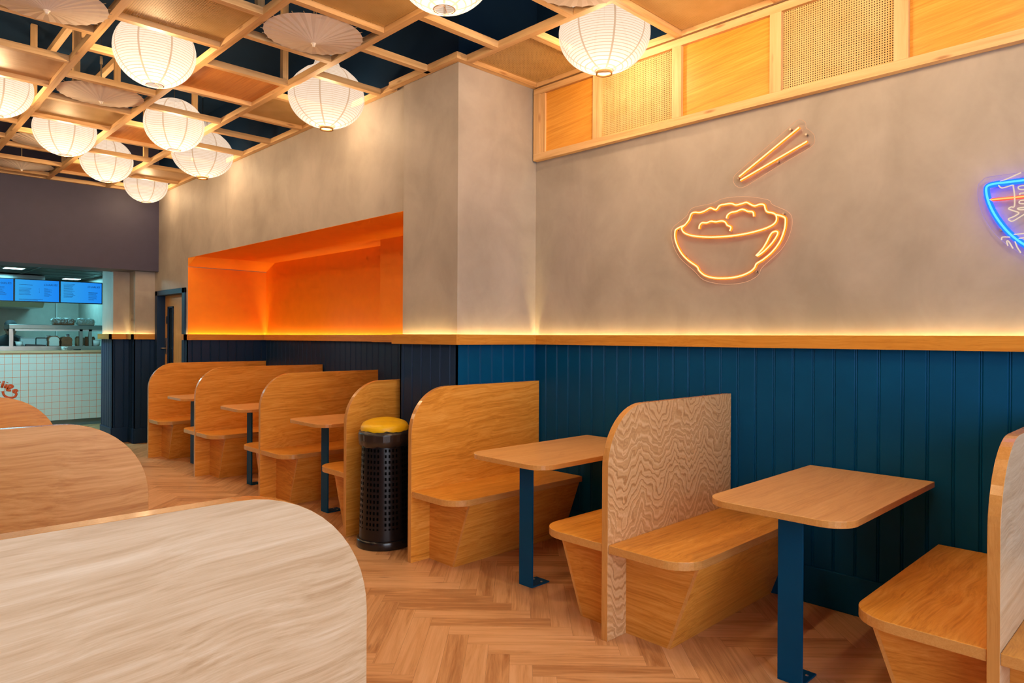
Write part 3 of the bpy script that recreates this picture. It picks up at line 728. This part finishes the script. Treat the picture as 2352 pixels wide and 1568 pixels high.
sign('neon_chopsticks_sign','small orange neon sign of two chopsticks above the neon bowl',
 [(1.665,2.650),(1.640,2.665),(1.612,2.660),(1.592,2.640),(1.588,2.612),(1.565,2.590),(1.545,2.562),(1.541,2.532),(1.553,2.508),(1.60,2.486),(1.75,2.427),(1.90,2.362),(1.945,2.344),(1.978,2.343),(2.006,2.360),(2.020,2.388),(2.014,2.416),(1.985,2.440),(1.88,2.508),(1.77,2.580)],
 [T([(1.6249,2.6218),(1.9802,2.4069)]),T([(1.5816,2.5353),(1.9722,2.3834)])],acr_e)
YM=.345
mir=lambda L:[(2*YM-y,z) for y,z in reversed(L)]
blue=[(.612,2.1664),(.7052,2.1679),(.7412,2.1641),(.7517,2.1505),(.7485,2.1138),(.7378,2.0726),(.7195,2.027),(.6925,1.9772),(.6571,1.9271),(.6108,1.8803),(.56,1.845),(.50,1.818),(.43,1.80)]
bl=blue+mir(blue)
ac=[(.6179,2.2043),(.7414,2.2039),(.7687,2.1931),(.787,2.1631),(.7821,2.0894),(.7618,2.0177),(.7282,1.9524),(.6863,1.898),(.6336,1.8506),(.6106,1.8311),(.54,1.79),(.46,1.765)]
Wt=lambda p,c=False:(p,c,.0028,neo_w,None)
w1=[(.7052,2.1597),(.6918,2.1444),(.6537,2.1507),(.6493,2.1422),(.6448,2.0991),(.6454,2.055),(.6576,2.0531),(.6669,2.0461),(.6517,2.0364),(.6286,2.0228),(.6458,2.0091),(.6662,2.0009),(.6617,1.9915),(.6486,1.9892),(.6139,2.0105),(.59,2.025),(.57,2.01)]
sign('neon_ramen_sign','blue neon bowl sign cut off by the right picture edge',ac+mir(ac),
 [(bl,True,.0062,neo_b,neo_bj),([(.7439,2.0969),(.5,2.093),(2*YM-.7439,2.0969)],False,.0036,neo_r,neo_rj),
  Wt(w1),Wt([(.7038,2.1738),(.6757,2.1819),(.6207,2.203)]),Wt([(.59,2.1418),(.6276,2.1425),(.6261,2.1282),(.59,2.1243)]),
  Wt([(.59,2.1085),(.6232,2.1101),(.6246,2.1033)]),Wt([(.59,2.0769),(.6231,2.0767),(.6244,2.0646),(.59,2.0593)]),Wt([(.59,2.0453),(.6315,2.0444),(.6229,2.0362),(.59,2.0347)]),
  Wt([(.6542,1.9268),(.58,1.929)]),Wt([(.66,1.9167),(.6893,1.9197),(.6922,1.9075)]),Wt([(.6686,1.8785),(.673,1.8985),(.6657,1.8978),(.6496,1.8644)]),Wt([(.6424,1.8956),(.6337,1.8683),(.6206,1.8425)]),Wt([(.6338,1.9071),(.59,1.91)])],acr_eb)

# ------------------------------------------------------------------ service counter and kitchen
def text_mesh(name,fc,mat):
    tmp=bpy.data.objects.new('tmp_text',fc); C.objects.link(tmp)
    dg=bpy.context.evaluated_depsgraph_get(); dg.update()
    me=bpy.data.meshes.new_from_object(tmp.evaluated_get(dg)); me.name=name
    bpy.data.objects.remove(tmp); bpy.data.curves.remove(fc)
    me.materials.clear(); me.materials.append(mat)
    o=bpy.data.objects.new(name,me); C.objects.link(o); return o
def make_kitchen():
    steel=plain('brushed_stainless',(.50,.56,.56),.28,metal=1)
    t=NT('white_tiles_red_grout'); v=t.obj(); c=t.xyz(v)
    fu=t.math('ABSOLUTE',t.math('SUBTRACT',t.math('FRACT',t.math('DIVIDE',t.math('SUBTRACT',c[0],.0475),.1022)),.5))
    fv=t.math('ABSOLUTE',t.math('SUBTRACT',t.math('FRACT',t.math('DIVIDE',t.math('SUBTRACT',c[2],.09),.1017)),.5))
    gr=t.math('GREATER_THAN',t.math('MAXIMUM',fu,fv),.478)
    ty=t.math('GREATER_THAN',c[2],1.145)
    base=t.mix(ty,(.62,.62,.58,1),(.50,.30,.18,1))
    col=t.mix(gr,base,(.80,.16,.04,1))
    tile=t.done(t.bsdf(col,.3))
    top=wood('pale_oak_worktop',(.46,.28,.15),(.58,.38,.22),(.66,.46,.28),'X')
    o=thing('service_counter','white tiled service counter with red grout lines in front of the kitchen','counter',(0,12.8,0))
    MB().box(-3.2,3.3,0,.34,.105,1.17).build('tiled_front',tile,o)
    MB().box(-3.2,3.3,.03,.34,0,.104).build('kick_plate',plain('grey_kick_plate',(.12,.15,.15),.4),o)
    MB().box(-3.2,3.3,-.012,.36,1.171,1.205).build('worktop',top,o)
    red=plain('red_lettering_paint',(.78,.065,.006),.4)
    lg=MB()
    def stroke(p,r=.0165):
        q=smooth(p,False,6) if len(p)>2 else p
        lg.tube([(x,-.0010,z) for x,z in q],r,8)
    for p in ([(1.756,.653),(1.781,.753)],[(1.793,.646),(1.814,.705)],[(1.821,.726),(1.824,.732)],
              [(1.822,.636),(1.887,.656),(1.88,.679),(1.846,.681),(1.822,.645),(1.827,.612),(1.869,.606)],
              [(1.949,.581),(1.937,.607),(1.911,.608),(1.901,.585),(1.931,.563),(1.936,.537),(1.915,.506),(1.869,.496),(1.82,.508),(1.782,.545),(1.769,.601)],
              [(1.689,.67),(1.705,.733),(1.718,.742),(1.737,.725)],
              [(1.655,.735),(1.62,.75),(1.60,.70),(1.62,.66),(1.66,.69),(1.665,.735),(1.662,.66)],
              [(1.545,.65),(1.555,.80)],[(1.55,.72),(1.575,.745),(1.59,.72),(1.588,.65)],
              [(1.52,.78),(1.47,.80),(1.435,.75),(1.445,.67),(1.50,.65)]): stroke(p)
    for i,(x,y,z) in enumerate(lg.v): lg.v[i]=(x,max(-.004,min(.004,y)),z)
    lg.build('lettering',red,o)
    # prep unit behind the counter
    p=thing('prep_unit','stainless steel food preparation unit behind the tiled counter','kitchen unit',(0,13.2,0))
    MB().box(-2.5,3.3,0,.55,.1,1.235).build('cabinet',steel,p); MB().box(-2.5,3.3,-.02,.58,1.236,1.27).build('worktop',steel,p)
    MB().box(-2.5,3.3,.05,.5,0,.099).build('plinth',plain('black_plinth',(.02,.02,.02),.6),p)
    # heated gantry
    g=thing('gantry_shelf','steel overshelf on posts above the prep unit, with bread bags on top','shelf',(0,13.2,1.2705))
    MB().box(1.90,3.28,0,.45,.275,.345).build('shelf',plain('dull_steel_shelf',(.30,.40,.40),.32,metal=1),g,bevel=.006)
    MB().box(1.98,3.28,.02,.06,.245,.2745).build('heat_lamp_rail',plain('pale_steel',(.62,.66,.66),.35,metal=.6),g)
    for x in (1.905,2.86,2.995): MB().box(x,x+.045,.02,.065,0,.2745).build('post',steel,g)
    MB().box(1.965,2.0,.30,.335,0,.2745).build('post',steel,g)
    # menu screens
    bez=plain('black_screen_bezel',(.006,.010,.014),.35)
    for k,(x0,label) in enumerate(((2.586,'blue menu screen on the right, next to the grey pier'),(1.974,'blue menu screen in the middle of the row over the kitchen counter'),(1.362,'blue menu screen cut by the left picture edge'),(3.198,'blue menu screen mostly hidden behind the grey pier'))):
        z0,z1=1.985,2.327; w=.588
        s=thing('menu_screen',label,'screen',(x0+w/2,13.2,z0),'menu screens')
        MB().box(-w/2-.011,w/2+.011,0,.04,-.012,z1-z0+.011).build('bezel',bez,s)
        tt=NT('lit_menu_display_%d'%k); vv=tt.obj(); cc=tt.xyz(vv)
        cl=tt.ramp(tt.math('ADD',tt.math('DIVIDE',cc[0],w),.5),[(0,(.035,.36,.80)),(1,(.012,.24,.90))])
        em=tt.n('ShaderNodeEmission'); tt.l(cl,em.inputs[0]); em.inputs[1].default_value=1.0
        d=MB().box(-w/2,w/2,-.002,-.0005,.002,z1-z0-.002).build('display',tt.done(em.outputs[0]),s)
        ink=plain('dark_blue_menu_ink_%d'%k,(.01,.05,.22),.6)
        m=MB(); rr=random.Random(k)
        H=z1-z0
        def lines(xa,n,za,dz,l0,l1):
            for i in range(n): m.box(xa,xa+rr.uniform(l0,l1),-.0030,-.0022,za-i*dz,za-i*dz+.0045)
        if k!=0:
            lines(-w/2+.05,1,H-.085,.02,.18,.18); lines(-w/2+.05,4,H-.14,.020,.13,.17); lines(-w/2+.05,2,H-.22,.02,.1,.19)
            lines(-w/2+.05,2,.03,.012,.24,.34); lines(.09,8,H-.135,.017,.05,.12)
            for i in range(4): m.box(.02,.028,-.0030,-.0022,H-.14-i*.02,H-.1355-i*.02)
        else:
            lines(-w/2+.04,13,H-.045,.018,.10,.17); lines(.10,3,H-.165,.014,.10,.15); lines(.10,5,H-.22,.017,.06,.13)
        m.build('menu_text',ink,d)
        fc=bpy.data.curves.new('menu_heading','FONT'); fc.body='CHARLIES'; fc.size=.042; fc.shear=.15; fc.extrude=.0004
        fo=text_mesh('menu_heading',fc,ink); fo.parent=d; fo.location=(.085,-.0030,H-.085); fo.rotation_euler=(pi/2,0,0)
    # bagged bread on the gantry
    crust=plain('brown_bread_crust',(.16,.065,.022),.6,var=.3,vs=14); crumb=plain('pale_bread_crumb',(.50,.58,.54),.8)
    film=NT('crinkled_clear_bag'); nz=film.noise(film.obj(),22,3,.6,1.5)
    a=film.n('ShaderNodeBsdfTransparent'); a.inputs[0].default_value=(.85,.95,.95,1); b=film.bsdf((.55,.70,.70),.2)
    mx=film.n('ShaderNodeMixShader'); film.l(film.ramp(nz,[(.46,(.1,.1,.1)),(.6,(.75,.75,.75))]),mx.inputs[0]); film.l(a.outputs[0],mx.inputs[1]); film.l(b,mx.inputs[2]); film=film.done(mx.outputs[0])
    def loaf(x,y,z,lx,ly,lz,label,cut):
        o=thing('bread_loaf',label,'bread',(x,y,z),'bread loaves on the prep unit')
        pr=[(-.46,0),(-.5,.10),(-.47,.45),(-.52,.62),(-.44,.86),(-.22,.98),(.0,1.0),(.22,.98),(.44,.86),(.52,.62),(.47,.45),(.5,.10),(.46,0)]
        MB().prism([(u*lx,v*lz) for u,v in pr],lambda u,v,q:(u,q,v),0,ly,0).build('crust',crust,o,bevel=.006)
        if cut: MB().prism([(u*lx*.84,v*lz*.9+.005) for u,v in pr],lambda u,v,q:(u,q,v),-.003,-.0005,0).build('cut_face',crumb,o)
    loaf(2.505,13.24,1.2705,.165,.12,.165,'loaf of brown bread with a pale cut end on the prep unit',True)
    loaf(2.685,13.24,1.2705,.155,.20,.155,'uncut loaf of brown bread beside the cut loaf',False)
    def bagged(x,label,body,lx,z=1.616):
        o=thing('bread_bag',label,'bag',(x,13.40,z),'bagged loaves on the gantry')
        pr=[(-.46,0),(-.5,.3),(-.42,.8),(-.2,.98),(.15,1.0),(.4,.85),(.5,.4),(.46,0)]
        MB().prism([(u*.15,v*.105) for u,v in pr],lambda u,v,q:(q,u,v),-lx/2,lx/2).build('loaf',body,o,bevel=.012)
        m=MB(); n=16; st=12
        for i in range(st+1):
            q=i/st; k=1.0 if q<.82 else max(.22,1-(q-.82)*4.4)
            if q<.1: k=.55+4.5*q
            for j in range(n):
                a=2*pi*j/n; w_=1+.10*sin(i*2.1+j*1.7)
                m.v.append((-lx*.60+lx*1.2*q,.092*k*w_*cos(a),.058+(.062*k*w_*sin(a) if sin(a)>0 else .0565*k*sin(a))))
        for i in range(st):
            for j in range(n):
                j2=(j+1)%n; m.f.append((i*n+j,(i+1)*n+j,(i+1)*n+j2,i*n+j2)); m.m.append(0); m.sm.append(True)
        m.build('wrapper',film,o)
    bagged(2.66,'loaf in a crinkled clear bag on the left of the steel overshelf',crust,.30)
    bagged(2.985,'long pale baguette bag on the right of the steel overshelf',plain('pale_baguette',(.34,.30,.22),.6,var=.2),.24)
    # paper bags, tubs, boxes, bottles
    kraft=plain('brown_kraft_paper',(.26,.17,.085),.7,var=.15); tub=plain('white_plastic_tub',(.62,.72,.70),.35)
    clear=plain('frosted_food_box',(.35,.50,.50),.25); blackp=plain('black_plastic',(.015,.02,.022),.4)
    def paperbag(x,y,rz,w,h,d,label):
        o=thing('paper_bag',label,'paper bag',(x,y,1.2705),'kraft bags on the prep unit',rz)
        MB().box(-w/2,w/2,-d/2,d/2,0,h).build('sack',kraft,o,bevel=.008)
        MB().prism([(-w/2,h),(w/2,h),(w*.46,h+.02),(-w*.46,h+.02)],lambda u,v,q:(u,q,v),-.004,.004).build('folded_top',kraft,o)
    paperbag(2.90,13.42,.35,.11,.14,.08,'brown paper bag standing left of the steel post')
    paperbag(3.05,13.42,.0,.15,.135,.08,'flat brown paper bag between two steel posts')
    def pot(name,cat,label,x,y,z,r0,r1,h,mat,group=None,txt=None,rim=True,lid=None):
        o=thing(name,label,cat,(x,y,z),group)
        MB().lathe([(0,0),(r0,0),(r1,h),(r1-.003,h),(r0-.003,.004),(0,.004)],n=20).build('pot',mat,o)
        MB().lathe([(r1,h-.006),(r1+.004,h-.005),(r1+.004,h+.001),(r1-.002,h+.001)],n=20).build('rim',mat,o)
        if txt:
            fc=bpy.data.curves.new('handwriting','FONT'); fc.body=txt; fc.size=.038; fc.shear=.2; fc.align_x='CENTER'; fc.extrude=.001
            fo=text_mesh('handwriting',fc,blackp); fo.parent=o; fo.location=(0,-r1-.002,h*.35); fo.rotation_euler=(pi/2,0,0)
        if lid: MB().lathe([(0,h+.022),(r1*.5,h+.02),(r1+.003,h+.004),(r1+.003,h+.0015)],n=20).build('lid',lid,o)
    pot('tips_tub','tub','small white tub with handwriting on the counter edge',2.575,12.86,1.2055,.038,.047,.066,tub,None,'Tips')
    pot('plastic_tub','tub','clear tub at the right end of the prep unit',3.115,13.27,1.2705,.05,.062,.10,tub,'tubs on the prep unit')
    pot('plastic_tub','tub','small white tub behind the left steel post',2.045,13.30,1.2705,.04,.052,.075,tub,'tubs on the prep unit')
    redm=plain('red_label',(.55,.06,.04),.4)
    pot('sauce_bottle','bottle','white bottle in front of the back wall, left of the red one',2.50,13.66,1.2705,.04,.036,.17,tub,'bottles on the prep unit')
    pot('sauce_bottle','bottle','red topped container among the bottles behind the cut loaf',2.60,13.68,1.2705,.038,.038,.165,redm,'bottles on the prep unit')
    pot('sauce_bottle','bottle','pale bottle with a dark cap behind the uncut loaf',2.78,13.66,1.2705,.034,.030,.18,tub,'bottles on the prep unit',None,True,blackp)
    for x,w,label in ((2.18,.20,'frosted food box beside the left post'),(2.38,.17,'frosted food box with a dark lid behind the cut loaf')):
        o=thing('food_box',label,'food box',(x,13.48,1.2705),'food boxes on the prep unit')
        MB().box(-w/2,w/2,-.08,.08,0,.125).build('tray',clear,o,bevel=.006); MB().box(-w/2-.005,w/2+.005,-.085,.085,.1255,.137).build('lid',blackp if w<.18 else clear,o)
    o=tag(MB().prism([(-.14,0),(.12,0),(.13,.02),(-.13,.035)],lambda u,v,q:(u,q,v),0,.12).build('serving_tray',blackp,loc=(2.26,13.20,1.2705)),'dark serving tray lying on the prep unit left of the loaves','tray')
    o=thing('card_reader','black card reader lying on the worktop right of the tips tub','card reader',(2.76,12.92,1.2055))
    MB().box(-.05,.05,-.03,.03,0,.018).build('case',blackp,o,bevel=.004); MB().box(-.035,.02,-.02,.02,.0182,.0192).build('screen',plain('grey_screen',(.2,.3,.3),.2),o)
    # extractor hood
    h=thing('extractor_hood','large stainless extractor hood at the back of the kitchen','extractor hood',(0,15.0,0))
    MB().prism([(14.6,2.06),(14.6,2.50),(15.88,2.50),(15.88,1.94),(14.75,1.94)],lambda u,v,q:(q,u-15.0,v),-1.2,2.62).build('canopy',steel,h)
    MB().box(2.15,2.42,-.44,-.40,2.12,2.30).build('access_panel',plain('dark_steel',(.10,.16,.17),.4,metal=.7),h)
    MB().box(3.03,3.05,15.86,15.89,1.27,2.51).build('pipe',plain('white_pipe',(.6,.7,.68),.4)); bpy.data.objects['pipe']['label']='thin white vertical pipe on the pale kitchen wall'; bpy.data.objects['pipe']['category']='pipe'
    # ceiling light panels
    led=emis('cool_white_led',(.55,.95,1),6)
    for x,y,label in ((1.98,13.35,'bright strip light in the kitchen ceiling, left of the two complete ones'),(3.12,15.05,'bright strip light in the kitchen ceiling above the right menu screen'),(1.62,14.0,'bright strip light in the kitchen ceiling cut by the left picture edge')):
        o=thing('ceiling_light',label,'light',(x,y,2.511),'kitchen ceiling lights')
        MB().box(-.14,.14,-.14,.14,-.008,0).build('rim',plain('white_light_frame',(.6,.7,.7),.4),o); MB().box(-.125,.125,-.125,.125,-.012,-.0085).build('diffuser',led,o)
    for x,y,e in ((1.9,13.9,19),(.2,13.6,19),(3.0,14.6,17),(1.6,11.6,60)):
        ld=bpy.data.lights.new('kitchen_led','AREA'); ld.energy=e; ld.color=(.28,.86,1.0); ld.size=.6
        lo=bpy.data.objects.new('kitchen_led',ld); C.objects.link(lo); lo.location=(x,y,2.49)
    # member of staff
    skin=plain('skin',(.34,.17,.11),.5); shirt=plain('black_shirt_cloth',(.012,.016,.018),.8); trous=plain('black_trousers_cloth',(.010,.011,.013),.8); capm=plain('black_cap_cloth',(.008,.010,.012),.7)
    P=thing('person','person in a black cap and black shirt working behind the counter','person',(2.05,14.20,0)); P.scale=(1.035,1.035,1.035)
    V=[(0,0,.84),(0,0,1.02),(0,-.01,1.20),(0,-.03,1.33),(0,-.06,1.40),(0,-.09,1.44),
       (-.17,-.02,1.31),(-.23,-.05,1.08),(-.15,-.20,1.08),(.17,-.02,1.31),(.24,-.05,1.08),(.15,-.20,1.08),
       (-.09,0,.80),(-.10,.01,.46),(-.10,0,.06),(.09,0,.80),(.10,.01,.46),(.10,0,.06),(-.10,-.13,.035),(.10,-.13,.035)]
    Eg=[(0,1),(1,2),(2,3),(3,4),(4,5),(3,6),(6,7),(7,8),(3,9),(9,10),(10,11),(0,12),(12,13),(13,14),(0,15),(15,16),(16,17),(14,18),(17,19)]
    R=[(.15,.11),(.14,.10),(.16,.115),(.13,.09),(.055,.055),(.05,.05),(.065,.065),(.048,.048),(.034,.034),(.065,.065),(.048,.048),(.034,.034),(.085,.085),(.06,.06),(.042,.042),(.085,.085),(.06,.06),(.042,.042),(.036,.03),(.036,.03)]
    me=bpy.data.meshes.new('body'); me.from_pydata(V,Eg,[]); bo=bpy.data.objects.new('body',me); C.objects.link(bo); bo.parent=P
    sk=bo.modifiers.new('skin','SKIN'); bo.modifiers.new('sub','SUBSURF').levels=1; bo.modifiers['sub'].render_levels=2
    for sv,r in zip(me.skin_vertices[0].data,R): sv.radius=r
    me.skin_vertices[0].data[0].use_root=True
    me.materials.append(shirt)
    # head, tipped forward
    hd=MB().lathe([(0,-.115),(.03,-.112),(.058,-.09),(.072,-.05),(.078,0),(.080,.04),(.072,.085),(.045,.112),(0,.122)],n=20)
    hd.v=[(x,y*1.18-(.012 if (z<-.02 and y<0) else 0),z) for x,y,z in hd.v]
    ho=hd.build('head',skin,P,loc=(0,-.115,1.505)); ho.rotation_euler=(.35,0,-.3)
    f=MB(); f.prism([(-.012,-.03),(.012,-.03),(.006,.02),(-.006,.02)],lambda u,v,q:(u,q,v),-.118,-.085); f.build('nose',skin,ho)
    e_=MB()
    for sx in (-.03,.03): e_.lathe([(0,.008),(.009,.004),(.011,0),(.009,-.004),(0,-.008)],sx,-.091,10)
    e_.build('eyes',plain('dark_eyes',(.02,.015,.012),.3),ho)
    MB().box(-.022,.022,-.098,-.085,-.066,-.058).build('mouth',plain('lips',(.25,.09,.07),.5),ho)
    for sx in (-1,1): MB().box(sx*.078,sx*.092,-.015,.02,-.035,.03).build('ear',skin,ho,bevel=.005)
    cp=MB().lathe([(.084,.030),(.086,.045),(.082,.085),(.055,.122),(0,.135)],n=20); cp.v=[(x,y*1.18,z) for x,y,z in cp.v]
    b=len(cp.v); cp.prism([(.075*cos(a),-.075-.075*sin(a)) for a in [pi*i/10 for i in range(11)]],lambda u,v,q:(u,v,q),.036,.042)
    cp.build('cap',capm,ho)
    for sx in (-.17,.17):
        m=MB(); m.tube([(sx*.9,-.19,1.08),(sx*.93,-.24,1.06),(sx*.95,-.275,1.04)],[.03,.038,.03],8)
        for k in range(4):
            ox=(k-1.5)*.018; m.tube([(sx*.95+ox,-.27,1.04),(sx*.95+ox,-.31,1.03),(sx*.95+ox,-.335,1.01-.004*abs(k-1))],[.0085,.008,.006],6)
        s_=1 if sx<0 else -1
        m.tube([(sx*.97+s_*.03,-.235,1.05),(sx*.95+s_*.055,-.27,1.03),(sx*.95+s_*.055,-.295,1.015)],[.011,.0095,.007],6)
        m.build('hand',plain('gloved_hand',(.30,.16,.10),.5),P)
make_kitchen()

# ------------------------------------------------------------------ lights
def area(name,loc,rot,sx,sy,e,col):
    ld=bpy.data.lights.new(name,'AREA'); ld.shape='RECTANGLE'; ld.size=sx; ld.size_y=sy; ld.energy=e; ld.color=col
    o=bpy.data.objects.new(name,ld); C.objects.link(o); o.location=loc; o.rotation_euler=rot; return o
area('shopfront_daylight',(-.2,-3.0,1.75),(radians(90),0,0),5.5,2.6,150,(.84,.91,1.0))
for x,y,e in ((-.6,3.2,45),(-.6,6.0,45),(-.4,8.6,40),(.8,1.2,30),(2.4,.5,55),(2.77,1.72,38)):  # added warm fill lights out of frame, no lanterns built there
    ld=bpy.data.lights.new('added_warm_fill','POINT'); ld.energy=e; ld.color=LIGHT_C; ld.shadow_soft_size=.2
    o=bpy.data.objects.new('added_warm_fill',ld); C.objects.link(o); o.location=(x,y,3.2)
w=bpy.data.worlds.new('World'); S.world=w; w.use_nodes=True
bg=w.node_tree.nodes['Background']; bg.inputs[0].default_value=(.80,.84,1.0,1); bg.inputs[1].default_value=1.3

# ------------------------------------------------------------------ camera
cam=bpy.data.cameras.new('camera'); co=bpy.data.objects.new('camera',cam); C.objects.link(co); S.camera=co
cam.sensor_width=36; cam.lens=1582.97/2352*36; cam.shift_y=-(784-774.63)/2352
co.location=(0,0,1.45); co.rotation_euler=(pi/2,-.0052,-.7734)
cam.clip_start=.05
S.view_settings.view_transform='Standard'; S.view_settings.look='None'; S.view_settings.exposure=0.0
S.cycles.use_denoising=True
S.cycles.max_bounces=6; S.cycles.diffuse_bounces=4; S.cycles.glossy_bounces=2; S.cycles.transmission_bounces=4; S.cycles.transparent_max_bounces=8; S.cycles.sample_clamp_indirect=6
S.cycles.caustics_reflective=False; S.cycles.caustics_refractive=False
S.cycles.use_adaptive_sampling=True; S.cycles.adaptive_threshold=.09; S.cycles.adaptive_min_samples=12
